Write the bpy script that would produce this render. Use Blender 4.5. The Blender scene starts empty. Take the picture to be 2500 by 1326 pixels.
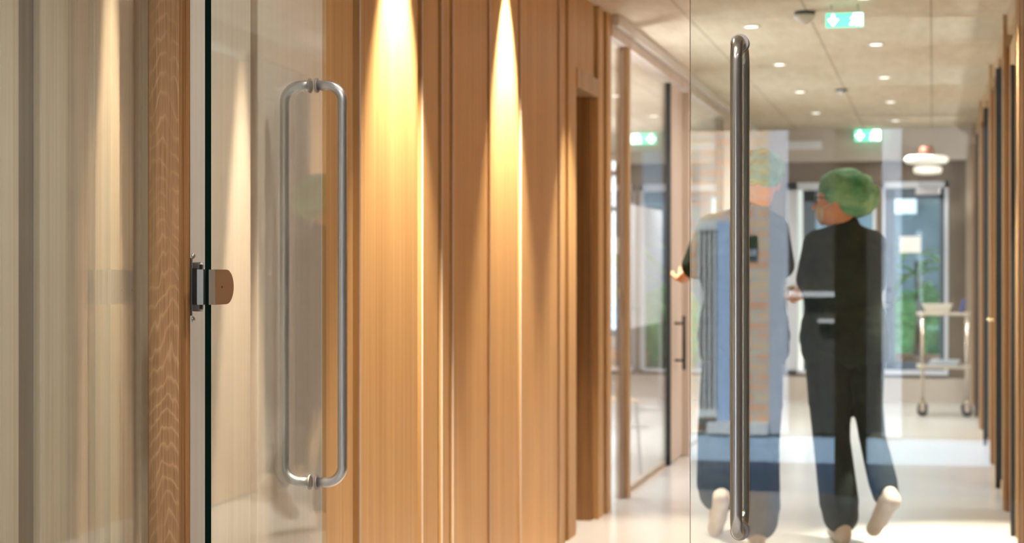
import bpy, bmesh, math, random
from mathutils import Vector, Matrix, noise

random.seed(7)
S = bpy.context.scene
COL = S.collection
PI = math.pi

# ------------------------------------------------------------------ camera
F = 4517.0                       # focal length in pixels of the 2500 px wide frame (65 mm)
YAW = math.atan((2278 - 1250) / F)
CS, SN = math.cos(YAW), math.sin(YAW)
EYE = 1.25
cd = bpy.data.cameras.new('camera')
cd.sensor_width = 36.0
cd.lens = 36.0 * F / 2500.0
cd.shift_y = -5.0 / 2500.0
cd.clip_start = 0.02
cd.clip_end = 200
cd.dof.use_dof = True
cd.dof.focus_distance = 4.05
cd.dof.aperture_fstop = 4.4
cam = bpy.data.objects.new('camera', cd)
cam.location = (0, 0, EYE)
cam.rotation_euler = (PI / 2, 0, YAW)
COL.objects.link(cam)
S.camera = cam

# ------------------------------------------------------------------ colour management, world, sun
S.view_settings.view_transform = 'Standard'
S.view_settings.look = 'None'
S.view_settings.gamma = 1.0
S.view_settings.use_curve_mapping = False
S.view_settings.exposure = 0.0
S.cycles.use_denoising = True
S.cycles.max_bounces = 10
S.cycles.diffuse_bounces = 5
S.cycles.glossy_bounces = 5
S.cycles.transparent_max_bounces = 24
S.cycles.transmission_bounces = 6
S.cycles.sample_clamp_indirect = 6.0
S.cycles.caustics_reflective = False
S.cycles.caustics_refractive = False

w = bpy.data.worlds.new('sky')
S.world = w
w.use_nodes = True
wn, wl = w.node_tree.nodes, w.node_tree.links
bg = wn['Background']
tc = wn.new('ShaderNodeTexCoord'); sx = wn.new('ShaderNodeSeparateXYZ'); cr = wn.new('ShaderNodeValToRGB')
wl.new(tc.outputs['Generated'], sx.inputs[0]); wl.new(sx.outputs['Z'], cr.inputs[0])
cr.color_ramp.elements[0].position = 0.0; cr.color_ramp.elements[0].color = (.86, .93, 1.0, 1)
cr.color_ramp.elements[1].position = 0.7; cr.color_ramp.elements[1].color = (.45, .68, 1.0, 1)
wl.new(cr.outputs[0], bg.inputs['Color'])
bg.inputs['Strength'].default_value = 5.5


def light(name, kind, loc, energy, color=(1, 1, 1), rot=(0, 0, 0), **kw):
    d = bpy.data.lights.new(name, kind)
    d.energy = energy
    d.color = color
    for k, v in kw.items():
        setattr(d, k, v)
    o = bpy.data.objects.new(name, d)
    o.location = loc
    o.rotation_euler = rot
    COL.objects.link(o)
    return o


# sun over the roof onto the courtyard behind the viewer
light('sun', 'SUN', (0, 10, 12), 50.0, (1, .93, .82), (math.radians(-33), 0, math.radians(12)), angle=math.radians(1.0))

WARM = (1.0, .87, .68)
NEUT = (1.0, .93, .85)


# ------------------------------------------------------------------ geometry of the view used to measure places
def rat(px):
    q = (px - 1250) / F
    return (CS * q - SN) / (CS + SN * q)          # X / Y of a sight line


def wy(px, X):
    return X / rat(px)


def at(px, py, Y):
    X = rat(px) * Y
    z = -X * SN + Y * CS
    return Vector((X, Y, EYE - (py - 658) * z / F))


# ------------------------------------------------------------------ materials
def mat(name, col=(.8, .8, .8), rough=.5, metal=0.0, spec=.5, emit=None, estr=0.0):
    m = bpy.data.materials.new(name)
    m.use_nodes = True
    b = m.node_tree.nodes['Principled BSDF']
    b.inputs['Base Color'].default_value = (*col, 1)
    b.inputs['Roughness'].default_value = rough
    b.inputs['Metallic'].default_value = metal
    b.inputs['Specular IOR Level'].default_value = spec
    if emit:
        b.inputs['Emission Color'].default_value = (*emit, 1)
        b.inputs['Emission Strength'].default_value = estr
    return m


def N(m, t, **kw):
    n = m.node_tree.nodes.new(t)
    for k, v in kw.items():
        setattr(n, k, v)
    return n


def Lk(m, a, b):
    m.node_tree.links.new(a, b)


def ramp(m, stops):
    r = N(m, 'ShaderNodeValToRGB')
    e = r.color_ramp.elements
    while len(e) > 1:
        e.remove(e[-1])
    e[0].position = stops[0][0]; e[0].color = (*stops[0][1], 1)
    for p, c in stops[1:]:
        x = e.new(p); x.color = (*c, 1)
    return r


def coords(m, scale, rot=(0, 0, 0)):
    t = N(m, 'ShaderNodeTexCoord')
    mp = N(m, 'ShaderNodeMapping')
    mp.inputs['Scale'].default_value = scale
    mp.inputs['Rotation'].default_value = rot
    Lk(m, t.outputs['Object'], mp.inputs[0])
    return mp.outputs[0]


def wood(name, dark, mid, light_, rough=.45, scale=1.0, bump=.15):
    """fine straight grain running up the Z axis"""
    m = mat(name, mid, rough, spec=.35)
    b = m.node_tree.nodes['Principled BSDF']
    v = coords(m, (55 * scale, 55 * scale, .7 * scale))
    n1 = N(m, 'ShaderNodeTexNoise'); n1.inputs['Scale'].default_value = 1.0; n1.inputs['Detail'].default_value = 6
    n1.inputs['Roughness'].default_value = .62
    Lk(m, v, n1.inputs['Vector'])
    v2 = coords(m, (7 * scale, 7 * scale, .25 * scale))
    n2 = N(m, 'ShaderNodeTexNoise'); n2.inputs['Scale'].default_value = 1.0; n2.inputs['Detail'].default_value = 3
    Lk(m, v2, n2.inputs['Vector'])
    mx = N(m, 'ShaderNodeMath', operation='MULTIPLY_ADD')
    Lk(m, n1.outputs['Fac'], mx.inputs[0]); mx.inputs[1].default_value = .6
    hf = N(m, 'ShaderNodeMath', operation='MULTIPLY'); Lk(m, n2.outputs['Fac'], hf.inputs[0]); hf.inputs[1].default_value = .4
    Lk(m, hf.outputs[0], mx.inputs[2])
    r = ramp(m, [(.34, dark), (.5, mid), (.66, light_)])
    Lk(m, mx.outputs[0], r.inputs[0]); Lk(m, r.outputs[0], b.inputs['Base Color'])
    bp = N(m, 'ShaderNodeBump'); bp.inputs['Strength'].default_value = bump; bp.inputs['Distance'].default_value = .002
    Lk(m, n1.outputs['Fac'], bp.inputs['Height']); Lk(m, bp.outputs[0], b.inputs['Normal'])
    return m


def quartered_oak():
    """quarter sawn oak: fine pores up the post, pale wavy rays across it"""
    m = mat('quartered_oak', (.36, .19, .08), .42, spec=.35)
    b = m.node_tree.nodes['Principled BSDF']
    v = coords(m, (260, 260, 7))
    n1 = N(m, 'ShaderNodeTexNoise'); n1.inputs['Scale'].default_value = 1; n1.inputs['Detail'].default_value = 5
    Lk(m, v, n1.inputs['Vector'])
    r1 = ramp(m, [(.3, (.25, .135, .062)), (.52, (.34, .19, .095)), (.75, (.41, .24, .125))])
    Lk(m, n1.outputs['Fac'], r1.inputs[0])
    # arching rays: bands in z bent by a broad noise
    v2 = coords(m, (20, 5, 4))
    nd = N(m, 'ShaderNodeTexNoise'); nd.inputs['Scale'].default_value = .9; nd.inputs['Detail'].default_value = 3
    Lk(m, v2, nd.inputs['Vector'])
    t = N(m, 'ShaderNodeTexCoord'); sp = N(m, 'ShaderNodeSeparateXYZ'); Lk(m, t.outputs['Object'], sp.inputs[0])
    mz = N(m, 'ShaderNodeMath', operation='MULTIPLY_ADD'); Lk(m, sp.outputs['Z'], mz.inputs[0]); mz.inputs[1].default_value = 26
    ms = N(m, 'ShaderNodeMath', operation='MULTIPLY'); Lk(m, nd.outputs['Fac'], ms.inputs[0]); ms.inputs[1].default_value = 5
    Lk(m, ms.outputs[0], mz.inputs[2])
    dxn = N(m, 'ShaderNodeMath', operation='ADD'); Lk(m, sp.outputs['X'], dxn.inputs[0]); dxn.inputs[1].default_value = 1.583
    dq = N(m, 'ShaderNodeMath', operation='MULTIPLY'); Lk(m, dxn.outputs[0], dq.inputs[0]); Lk(m, dxn.outputs[0], dq.inputs[1])
    arch = N(m, 'ShaderNodeMath', operation='MULTIPLY_ADD'); Lk(m, dq.outputs[0], arch.inputs[0]); arch.inputs[1].default_value = 700
    Lk(m, mz.outputs[0], arch.inputs[2])
    fr = N(m, 'ShaderNodeMath', operation='FRACT'); Lk(m, arch.outputs[0], fr.inputs[0])
    r2 = ramp(m, [(.0, (0, 0, 0)), (.25, (.04, .04, .04)), (.5, (1, 1, 1)), (.60, (.25, .25, .25)), (.85, (0, 0, 0))])
    Lk(m, fr.outputs[0], r2.inputs[0])
    v3 = coords(m, (22, 5, 3))
    n3 = N(m, 'ShaderNodeTexNoise'); n3.inputs['Scale'].default_value = 1; n3.inputs['Detail'].default_value = 2
    Lk(m, v3, n3.inputs['Vector'])
    r3 = ramp(m, [(.35, (.05, .05, .05)), (.62, (.8, .8, .8))]); Lk(m, n3.outputs['Fac'], r3.inputs[0])
    mm = N(m, 'ShaderNodeMath', operation='MULTIPLY'); Lk(m, r2.outputs[0], mm.inputs[0]); Lk(m, r3.outputs[0], mm.inputs[1])
    mix = N(m, 'ShaderNodeMixRGB'); Lk(m, mm.outputs[0], mix.inputs[0]); Lk(m, r1.outputs[0], mix.inputs[1])
    mix.inputs[2].default_value = (.50, .315, .17, 1)
    Lk(m, mix.outputs[0], b.inputs['Base Color'])
    bp = N(m, 'ShaderNodeBump'); bp.inputs['Strength'].default_value = .25; bp.inputs['Distance'].default_value = .001
    Lk(m, n1.outputs['Fac'], bp.inputs['Height']); Lk(m, bp.outputs[0], b.inputs['Normal'])
    return m


def glass(name, tint=(.95, .98, .96), f0=.04):
    m = bpy.data.materials.new(name)
    m.use_nodes = True
    nt = m.node_tree
    nt.nodes.remove(nt.nodes['Principled BSDF'])
    out = nt.nodes['Material Output']
    g = N(m, 'ShaderNodeNewGeometry')
    d = N(m, 'ShaderNodeVectorMath', operation='DOT_PRODUCT')
    Lk(m, g.outputs['Normal'], d.inputs[0]); Lk(m, g.outputs['Incoming'], d.inputs[1])
    a = N(m, 'ShaderNodeMath', operation='ABSOLUTE'); Lk(m, d.outputs['Value'], a.inputs[0])
    s1 = N(m, 'ShaderNodeMath', operation='SUBTRACT'); s1.inputs[0].default_value = 1; Lk(m, a.outputs[0], s1.inputs[1])
    pw = N(m, 'ShaderNodeMath', operation='POWER'); Lk(m, s1.outputs[0], pw.inputs[0]); pw.inputs[1].default_value = 5
    ma = N(m, 'ShaderNodeMath', operation='MULTIPLY_ADD'); Lk(m, pw.outputs[0], ma.inputs[0])
    ma.inputs[1].default_value = 1 - f0; ma.inputs[2].default_value = f0
    tr = N(m, 'ShaderNodeBsdfTransparent'); tr.inputs[0].default_value = (*tint, 1)
    gl = N(m, 'ShaderNodeBsdfGlossy'); gl.inputs['Roughness'].default_value = 0.0
    gl.inputs['Color'].default_value = (1, 1, 1, 1)
    mx = N(m, 'ShaderNodeMixShader')
    Lk(m, ma.outputs[0], mx.inputs[0]); Lk(m, tr.outputs[0], mx.inputs[1]); Lk(m, gl.outputs[0], mx.inputs[2])
    Lk(m, mx.outputs[0], out.inputs['Surface'])
    return m


def brushed(name, col, rough=.28, ax='Z'):
    m = mat(name, col, rough, 1.0)
    b = m.node_tree.nodes['Principled BSDF']
    sc = {'Z': (30, 30, 2500), 'X': (2500, 30, 30)}[ax]
    v = coords(m, sc)
    n = N(m, 'ShaderNodeTexNoise'); n.inputs['Scale'].default_value = 1; n.inputs['Detail'].default_value = 4
    Lk(m, v, n.inputs['Vector'])
    mr = N(m, 'ShaderNodeMapRange'); Lk(m, n.outputs['Fac'], mr.inputs[0])
    mr.inputs['To Min'].default_value = rough - .01; mr.inputs['To Max'].default_value = rough + .03
    Lk(m, mr.outputs[0], b.inputs['Roughness'])
    b.inputs['Anisotropic'].default_value = .4
    return m


def noisy(name, c1, c2, scale=8, rough=.8, stretch=(1, 1, 1), bump=0.0, detail=5, metal=0.0, spec=.3):
    m = mat(name, c1, rough, metal, spec)
    b = m.node_tree.nodes['Principled BSDF']
    v = coords(m, tuple(scale * s for s in stretch))
    n = N(m, 'ShaderNodeTexNoise'); n.inputs['Scale'].default_value = 1; n.inputs['Detail'].default_value = detail
    Lk(m, v, n.inputs['Vector'])
    r = ramp(m, [(.32, c1), (.68, c2)])
    Lk(m, n.outputs['Fac'], r.inputs[0]); Lk(m, r.outputs[0], b.inputs['Base Color'])
    if bump:
        bp = N(m, 'ShaderNodeBump'); bp.inputs['Strength'].default_value = bump; bp.inputs['Distance'].default_value = .01
        Lk(m, n.outputs['Fac'], bp.inputs['Height']); Lk(m, bp.outputs[0], b.inputs['Normal'])
    return m


def ceiling_mat():
    m = mat('wood_wool_ceiling', (.62, .55, .43), .9, spec=.1)
    b = m.node_tree.nodes['Principled BSDF']
    v = coords(m, (14, 3, 1))
    n = N(m, 'ShaderNodeTexNoise'); n.inputs['Scale'].default_value = 1; n.inputs['Detail'].default_value = 7
    n.inputs['Roughness'].default_value = .7
    Lk(m, v, n.inputs['Vector'])
    r = ramp(m, [(.3, (.57, .485, .37)), (.7, (.72, .64, .52))]); Lk(m, n.outputs['Fac'], r.inputs[0])
    t = N(m, 'ShaderNodeTexCoord'); sp = N(m, 'ShaderNodeSeparateXYZ'); Lk(m, t.outputs['Object'], sp.inputs[0])

    def seam(sock, off, step, half):
        a = N(m, 'ShaderNodeMath', operation='ADD'); Lk(m, sock, a.inputs[0]); a.inputs[1].default_value = off
        dv = N(m, 'ShaderNodeMath', operation='DIVIDE'); Lk(m, a.outputs[0], dv.inputs[0]); dv.inputs[1].default_value = step
        fr = N(m, 'ShaderNodeMath', operation='FRACT'); Lk(m, dv.outputs[0], fr.inputs[0])
        lt = N(m, 'ShaderNodeMath', operation='LESS_THAN'); Lk(m, fr.outputs[0], lt.inputs[0]); lt.inputs[1].default_value = half / step
        return lt.outputs[0]
    s1 = seam(sp.outputs['X'], 20 * .62 + .016, .62, .012)
    s2 = seam(sp.outputs['Y'], 100 * 1.2 - 9.75, 1.2, .012)
    f1 = N(m, 'ShaderNodeMath', operation='MULTIPLY'); Lk(m, s1, f1.inputs[0]); f1.inputs[1].default_value = .55
    f2 = N(m, 'ShaderNodeMath', operation='MULTIPLY'); Lk(m, s2, f2.inputs[0]); f2.inputs[1].default_value = .35
    mx = N(m, 'ShaderNodeMath', operation='MAXIMUM'); Lk(m, f1.outputs[0], mx.inputs[0]); Lk(m, f2.outputs[0], mx.inputs[1])
    mix = N(m, 'ShaderNodeMixRGB'); Lk(m, mx.outputs[0], mix.inputs[0]); Lk(m, r.outputs[0], mix.inputs[1])
    mix.inputs[2].default_value = (.22, .16, .09, 1)
    Lk(m, mix.outputs[0], b.inputs['Base Color'])
    return m


def brick_mat(name, c1, c2, mortar):
    m = mat(name, c1, .9, spec=.1)
    b = m.node_tree.nodes['Principled BSDF']
    t = N(m, 'ShaderNodeTexCoord'); sp = N(m, 'ShaderNodeSeparateXYZ'); Lk(m, t.outputs['Object'], sp.inputs[0])
    cb = N(m, 'ShaderNodeCombineXYZ'); Lk(m, sp.outputs['X'], cb.inputs[0]); Lk(m, sp.outputs['Z'], cb.inputs[1])
    br = N(m, 'ShaderNodeTexBrick'); Lk(m, cb.outputs[0], br.inputs['Vector'])
    br.inputs['Color1'].default_value = (*c1, 1); br.inputs['Color2'].default_value = (*c2, 1)
    br.inputs['Mortar'].default_value = (*mortar, 1)
    br.inputs['Scale'].default_value = 1.0
    br.inputs['Brick Width'].default_value = .22; br.inputs['Row Height'].default_value = .078
    br.inputs['Mortar Size'].default_value = .012; br.inputs['Bias'].default_value = -.1
    Lk(m, br.outputs['Color'], b.inputs['Base Color'])
    return m


OAK = wood('oak_cladding', (.40, .215, .078), (.49, .285, .112), (.58, .355, .155))
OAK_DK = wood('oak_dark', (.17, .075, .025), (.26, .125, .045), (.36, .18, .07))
OAK_FR = wood('oak_frame', (.29, .17, .08), (.40, .26, .135), (.50, .34, .19))
OAK_GREY = wood('greyed_oak_frame', (.42, .34, .28), (.54, .45, .38), (.64, .55, .48))
OAK_EDGE = wood('oak_edge_grain', (.12, .05, .016), (.26, .125, .045), (.40, .21, .085), scale=2.2)
OAK_PALE = wood('pale_oak_panel', (.46, .39, .31), (.57, .49, .40), (.67, .59, .49), scale=1.3)
QOAK = quartered_oak()
GLASS = glass('clear_glass', (.955, .985, .965))
GLASS_THIN = glass('partition_glass', (.97, .98, .97))
GEDGE = mat('green_glass_edge', (.0005, .007, .005), .4, spec=.08)
GEDGE2 = mat('polished_glass_edge', (.22, .13, .08), .3)
STEEL = brushed('brushed_steel', (.58, .56, .55), .22)
STEEL_W = brushed('satin_steel', (.60, .61, .63), .33)
STEEL_D = brushed('dark_steel', (.33, .30, .28), .34)
BLACK = mat('black_metal', (.008, .009, .009), .5)
DARKGAP = mat('charcoal_seal', (.018, .018, .018), .6)
WHITE = mat('white_paint', (.80, .80, .78), .5)
CEIL = ceiling_mat()
BEIGE = noisy('taupe_plaster', (.54, .48, .43), (.58, .52, .47), 2, .85)
BROWN = noisy('brown_panel', (.18, .14, .105), (.21, .165, .125), 3, .7)
ALU = mat('pale_aluminium', (.62, .62, .70), .35, .3)
CREAMRAIL = mat('pale_cornice', (.62, .58, .53), .6)
FLOOR = noisy('polished_resin_floor', (.64, .63, .62), (.70, .69, .68), 1.1, .2, bump=0.0, spec=.5)
CLOTH = noisy('dark_green_scrubs', (.006, .013, .008), (.011, .020, .012), 25, .9, bump=.1)
TROUS = noisy('black_green_trousers', (.006, .011, .009), (.010, .017, .013), 25, .9, bump=.1)
SKIN = noisy('skin', (.62, .31, .18), (.68, .36, .22), 12, .5)
SHOEM = noisy('off_white_shoe', (.62, .56, .48), (.70, .65, .58), 15, .7)
CAPM = noisy('green_cap_fabric', (.03, .20, .10), (.25, .50, .32), 14, .75, bump=.5)
MASKM = mat('pale_mask', (.70, .66, .58), .8)
HAIRM = mat('dark_hair', (.03, .02, .015), .6)


# ------------------------------------------------------------------ mesh builder
class MB:
    def __init__(self):
        self.bm = bmesh.new()
        self.mats = []

    def mi(self, m):
        if m not in self.mats:
            self.mats.append(m)
        return self.mats.index(m)

    def box(self, x0, x1, y0, y1, z0, z1, m=None, bev=0.0, face_m=None):
        r = bmesh.ops.create_cube(self.bm, size=1.0, matrix=Matrix.Translation(((x0 + x1) / 2, (y0 + y1) / 2, (z0 + z1) / 2)) @ Matrix.Diagonal((abs(x1 - x0), abs(y1 - y0), abs(z1 - z0), 1)))
        vs = r['verts']
        fs = set(f for v in vs for f in v.link_faces)
        if m:
            for f in fs:
                f.material_index = self.mi(m)
        if face_m:
            for f in fs:
                f.normal_update()
                n = f.normal
                for key, fm in face_m.items():
                    ax = 'xyz'.index(key[1]); sg = 1 if key[0] == '+' else -1
                    if n[ax] * sg > .9:
                        f.material_index = self.mi(fm)
        if bev:
            es = list(set(e for f in fs for e in f.edges))
            bmesh.ops.bevel(self.bm, geom=es, offset=bev, segments=2, affect='EDGES', profile=.5)
        return self

    def tube(self, pts, r, seg=16, m=None, closed=False, cap=True):
        pts = [Vector(p) for p in pts]
        n = len(pts)
        rs = r if isinstance(r, (list, tuple)) else [r] * n
        up = None
        rings = []
        for i, p in enumerate(pts):
            if closed:
                t = (pts[(i + 1) % n] - pts[i - 1]).normalized()
            else:
                t = ((pts[min(i + 1, n - 1)] - pts[max(i - 1, 0)])).normalized()
            if up is None:
                up = Vector((0, 0, 1)) if abs(t.z) < .9 else Vector((1, 0, 0))
                up = (up - t * up.dot(t)).normalized()
            else:
                up = (up - t * up.dot(t)).normalized()
            sd = t.cross(up)
            rings.append([self.bm.verts.new(p + (up * math.cos(a) + sd * math.sin(a)) * rs[i])
                          for a in [2 * PI * k / seg for k in range(seg)]])
        k = self.mi(m) if m else 0
        rng = range(n if closed else n - 1)
        for i in rng:
            a, b = rings[i], rings[(i + 1) % n]
            for j in range(seg):
                f = self.bm.faces.new((a[j], a[(j + 1) % seg], b[(j + 1) % seg], b[j]))
                f.material_index = k; f.smooth = True
        if cap and not closed:
            f = self.bm.faces.new(list(reversed(rings[0]))); f.material_index = k
            f = self.bm.faces.new(rings[-1]); f.material_index = k
        return self

    def lathe(self, prof, c, axis=Vector((0, 0, 1)), seg=24, m=None, smooth=True):
        """prof: (radius, height) pairs along the axis from c"""
        axis = Vector(axis).normalized()
        up = Vector((1, 0, 0)) if abs(axis.x) < .9 else Vector((0, 1, 0))
        u = (up - axis * up.dot(axis)).normalized(); v = axis.cross(u)
        c = Vector(c)
        k = self.mi(m) if m else 0
        rings = []
        for r, h in prof:
            rings.append([self.bm.verts.new(c + axis * h + (u * math.cos(a) + v * math.sin(a)) * max(r, 1e-4))
                          for a in [2 * PI * j / seg for j in range(seg)]])
        for i in range(len(rings) - 1):
            for j in range(seg):
                f = self.bm.faces.new((rings[i][j], rings[i][(j + 1) % seg], rings[i + 1][(j + 1) % seg], rings[i + 1][j]))
                f.material_index = k; f.smooth = smooth
        f = self.bm.faces.new(list(reversed(rings[0]))); f.material_index = k
        f = self.bm.faces.new(rings[-1]); f.material_index = k
        return self

    def prism(self, poly, z0, z1, m=None):
        """extrude a plan polygon (x, y) from z0 to z1"""
        k = self.mi(m) if m else 0
        a = [self.bm.verts.new((x, y, z0)) for x, y in poly]
        b = [self.bm.verts.new((x, y, z1)) for x, y in poly]
        n = len(poly)
        fs = [self.bm.faces.new(list(reversed(a))), self.bm.faces.new(b)]
        for i in range(n):
            fs.append(self.bm.faces.new((a[i], a[(i + 1) % n], b[(i + 1) % n], b[i])))
        for f in fs:
            f.material_index = k
        return self

    def ball(self, c, r, m=None, sub=3, scale=(1, 1, 1), rot=None):
        M = Matrix.Translation(c)
        if rot is not None:
            M = M @ rot
        M = M @ Matrix.Diagonal((r * scale[0], r * scale[1], r * scale[2], 1))
        res = bmesh.ops.create_icosphere(self.bm, subdivisions=sub, radius=1.0, matrix=M)
        k = self.mi(m) if m else 0
        for f in set(f for v in res['verts'] for f in v.link_faces):
            f.smooth = True; f.material_index = k
        return self

    def cap(self, p0, r0, p1, r1, seg=14, m=None):
        """tapered capsule"""
        p0, p1 = Vector(p0), Vector(p1)
        t = (p1 - p0)
        if t.length < 1e-6:
            return self.ball(p0, r0, m, 2)
        t.normalize()
        pts, rs = [], []
        for k in range(5):
            a = -PI / 2 + (k + .35) / 5 * PI / 2
            pts.append(p0 + t * (math.sin(a) * r0)); rs.append(math.cos(a) * r0)
        for k in range(5):
            a = (k + .65) / 5 * PI / 2
            pts.append(p1 + t * (math.sin(a) * r1)); rs.append(math.cos(a) * r1)
        return self.tube(pts, rs, seg, m)

    def build(self, name, m=None, parent=None, loc=None, smooth_angle=None):
        me = bpy.data.meshes.new(name)
        bmesh.ops.recalc_face_normals(self.bm, faces=self.bm.faces)
        self.bm.to_mesh(me); self.bm.free()
        if self.mats:
            for x in self.mats:
                me.materials.append(x)
        elif m:
            me.materials.append(m)
        o = bpy.data.objects.new(name, me)
        COL.objects.link(o)
        if parent:
            o.parent = parent
        if loc:
            o.location = loc
        return o


def thing(name, label, cat, loc=(0, 0, 0), rz=0, group=None, kind=None):
    o = bpy.data.objects.new(name, None)
    COL.objects.link(o)
    o.location = loc
    o.rotation_euler = (0, 0, rz)
    return tag(o, label, cat, group, kind)


def tag(o, label=None, cat=None, group=None, kind=None):
    if label: o['label'] = label
    if cat: o['category'] = cat
    if group: o['group'] = group
    if kind: o['kind'] = kind
    return o


def struct(o, label=None):
    o['kind'] = 'structure'
    if label: o['label'] = label
    return o


def dup(root, loc, label=None):
    r = root.copy(); COL.objects.link(r); r.location = loc
    if label: r['label'] = label
    for ch in list(root.children):
        c = ch.copy(); COL.objects.link(c); c.parent = r
        for g in list(ch.children):
            d = g.copy(); COL.objects.link(d); d.parent = c
    return r


XL, XR, YF, H = -1.66, .385, 17.8, 2.57        # corridor: left wall, right wall, far wall, ceiling height

# ================================================================== SETTING
# floor, ceiling
o = MB().box(-6.2, 3.2, -2.9, 21.6, -.12, 0).build('floor', FLOOR); struct(o, 'pale polished resin floor running down the corridor')
o = MB().box(-6.2, 3.2, -2.9, 21.6, H, H + .3).build('ceiling', CEIL); struct(o, 'wood fibre panel ceiling with fine seams')

# left wall: oak cladding boards with 50 mm channels between them
chan = [(862, 880), (1020, 1032), (1070, 1080), (1098, 1107), (1190, 1197), (1265, 1272), (1361, 1368), (1380, 1388)]
D = .022
SIDEP = wood('pinkish_pale_oak', (.66, .58, .53), (.73, .66, .61), (.78, .72, .67), scale=.8)
YSPL = wy(786, XL + D)
wm = MB()
y_prev = 3.72
ends = []
extra = [4.30]
bounds = []
for e in extra:
    bounds.append((e, e + .05))
for a, b in chan:
    # the dark band is the near side of the next board seen across the channel
    ya = wy(a, XL + D)
    # board starts where its front corner is seen at b
    yb = wy(b, XL + D)
    bounds.append((ya, yb))
y_prev = 3.86
for ya, yb in bounds:
    if y_prev < YSPL < ya:
        wm.box(XL - .01, XL + D, y_prev, YSPL, 0, H, SIDEP, bev=.003); y_prev = YSPL
    wm.box(XL - .01, XL + D, y_prev, ya, 0, H, OAK if ya > YSPL + .02 else SIDEP, bev=.003)
    wm.box(XL - .05, XL - .01, ya - .02, yb + .02, 0, H, OAK_DK)
    y_prev = yb
DOOR_A, DOOR_B = 8.56, 9.06
wm.box(XL - .12, XL - .05, 3.86, DOOR_A, 0, H, OAK_DK)
wm.box(XL - .12, XL + D, y_prev, DOOR_A, 0, H, OAK)
# panel over the recessed doorway, and the end of the clad wall after it
wm.box(XL - .30, XL + .012, DOOR_A, DOOR_B + .02, 2.2, H, OAK)
wm.box(XL - .5, XL + .028, DOOR_B + .06, 9.26, 0, H, OAK)
wm.box(XL - .5, XL + .0, 9.26, 9.33, 0, H, OAK_DK)
wm.box(XL - .5, XL + .034, 9.33, 9.46, 0, H, OAK)
o = wm.build('wall_left'); struct(o, 'warm oak board cladding with narrow dark channels')
# recessed doorway lining
t = MB()
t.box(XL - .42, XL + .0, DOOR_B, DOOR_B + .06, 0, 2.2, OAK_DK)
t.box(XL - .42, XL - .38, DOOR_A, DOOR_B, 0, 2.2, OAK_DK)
for z in (.34, .96, 1.38, 1.93):
    t.lathe([(.007, 0), (.006, .003)], (XL - .09, DOOR_B, z), (0, -1, 0), 12, BLACK)
o = t.build('door_3'); struct(o, 'recessed oak doorway at the end of the clad wall')
o = MB().box(XL - .42, XL + .03, DOOR_A + .0, DOOR_B + .10, 2.11, 2.2).build('trim_2', OAK_FR); struct(o, 'pale oak head rail over the recessed doorway')
o = MB().box(XL - .30, XL - .12, 3.66, 9.46, 0, H).build('wall_left_core', BROWN); o.name = 'wall_left.001'; struct(o, 'wall behind the oak cladding')

# left wall, glazed part
GX = -1.652
def mull(name, x0, x1, y0, y1, z0, z1, m, label):
    o = MB().box(x0, x1, y0, y1, z0, z1, m, bev=.003).build(name); struct(o, label); return o

mm = MB()
mm.box(-1.69, -1.665, 9.98, 10.05, 0, 2.48, OAK_FR).box(-1.665, -1.648, 9.985, 10.05, 0, 2.48, ALU).box(-1.648, -1.62, 9.98, 10.05, 0, 2.48, OAK_FR)
o = mm.build('trim_3'); struct(o, 'oak and aluminium mullion with a lock plate')
MB().box(-1.676, -1.662, 9.972, 9.98, .98, 1.14, ALU, bev=.002).box(-1.671, -1.667, 9.969, 9.973, 1.03, 1.09, BLACK).build('lock_plate', None, o)
mull('trim_4', -1.69, -1.66, 10.06, 11.72, 0, .03, OAK_FR, 'pale oak floor rail under the first glass bay')
mull('trim_5', -1.68, -1.63, 11.70, 11.74, 0, 2.44, BLACK, 'black steel post between the glass bays')
mull('trim_6', -1.70, -1.59, 12.33, 12.42, 0, 2.44, OAK_GREY, 'greyed oak mullion after the side door')
mull('trim_7', -1.70, -1.66, 12.42, 14.6, 0, .03, OAK_FR, 'pale oak floor rail under the second glass bay')
mull('trim_8', -1.68, -1.62, 14.58, 14.66, 0, 2.44, BROWN, 'dark post at the end of the second glass bay')
mull('trim_9', -1.70, -1.62, 9.46, YF, 2.46, H, OAK_GREY, 'oak head rail over the glass partition')
mull('trim_10', -1.62, -1.585, 9.46, YF, 2.515, H, CREAMRAIL, 'pale cornice strip along the ceiling')
o = MB().box(-1.655, -1.645, 9.46, 9.98, .0, 2.46, GLASS_THIN).build('window_1'); struct(o, 'narrow glass pane beside the clad wall')
o = MB().box(-1.655, -1.645, 10.06, 11.70, .03, 2.46, GLASS_THIN).build('window_2'); struct(o, 'large glass bay of the left partition')
o = MB().box(-1.655, -1.645, 12.42, 14.58, .03, 2.46, GLASS_THIN).build('window_3'); struct(o, 'second glass bay of the left partition')
# side door between the bays
dd = struct(MB().box(-1.675, -1.635, 11.75, 12.33, .01, 2.44, OAK_GREY, bev=.002).build('door_4'), 'pale side door between two glass bays')
hb = MB(); hb.tube([(-1.575, 11.95, .60), (-1.575, 11.95, .95)], .012, 12, BLACK).tube([(-1.575, 11.95, .90), (-1.64, 11.95, .90)], .008, 8, BLACK).tube([(-1.575, 11.95, .66), (-1.64, 11.95, .66)], .008, 8, BLACK)
hb.build('door_handle', None, dd)['label'] = 'short black bar handle'
o = MB().box(-1.80, -1.62, 14.66, YF, 0, 2.46).build('wall_left.002', BEIGE); struct(o, 'plain wall beyond the glass bays')

# room behind the left glass
BRIGHTW = mat('white_wall', (.74, .74, .74), .8)
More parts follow.
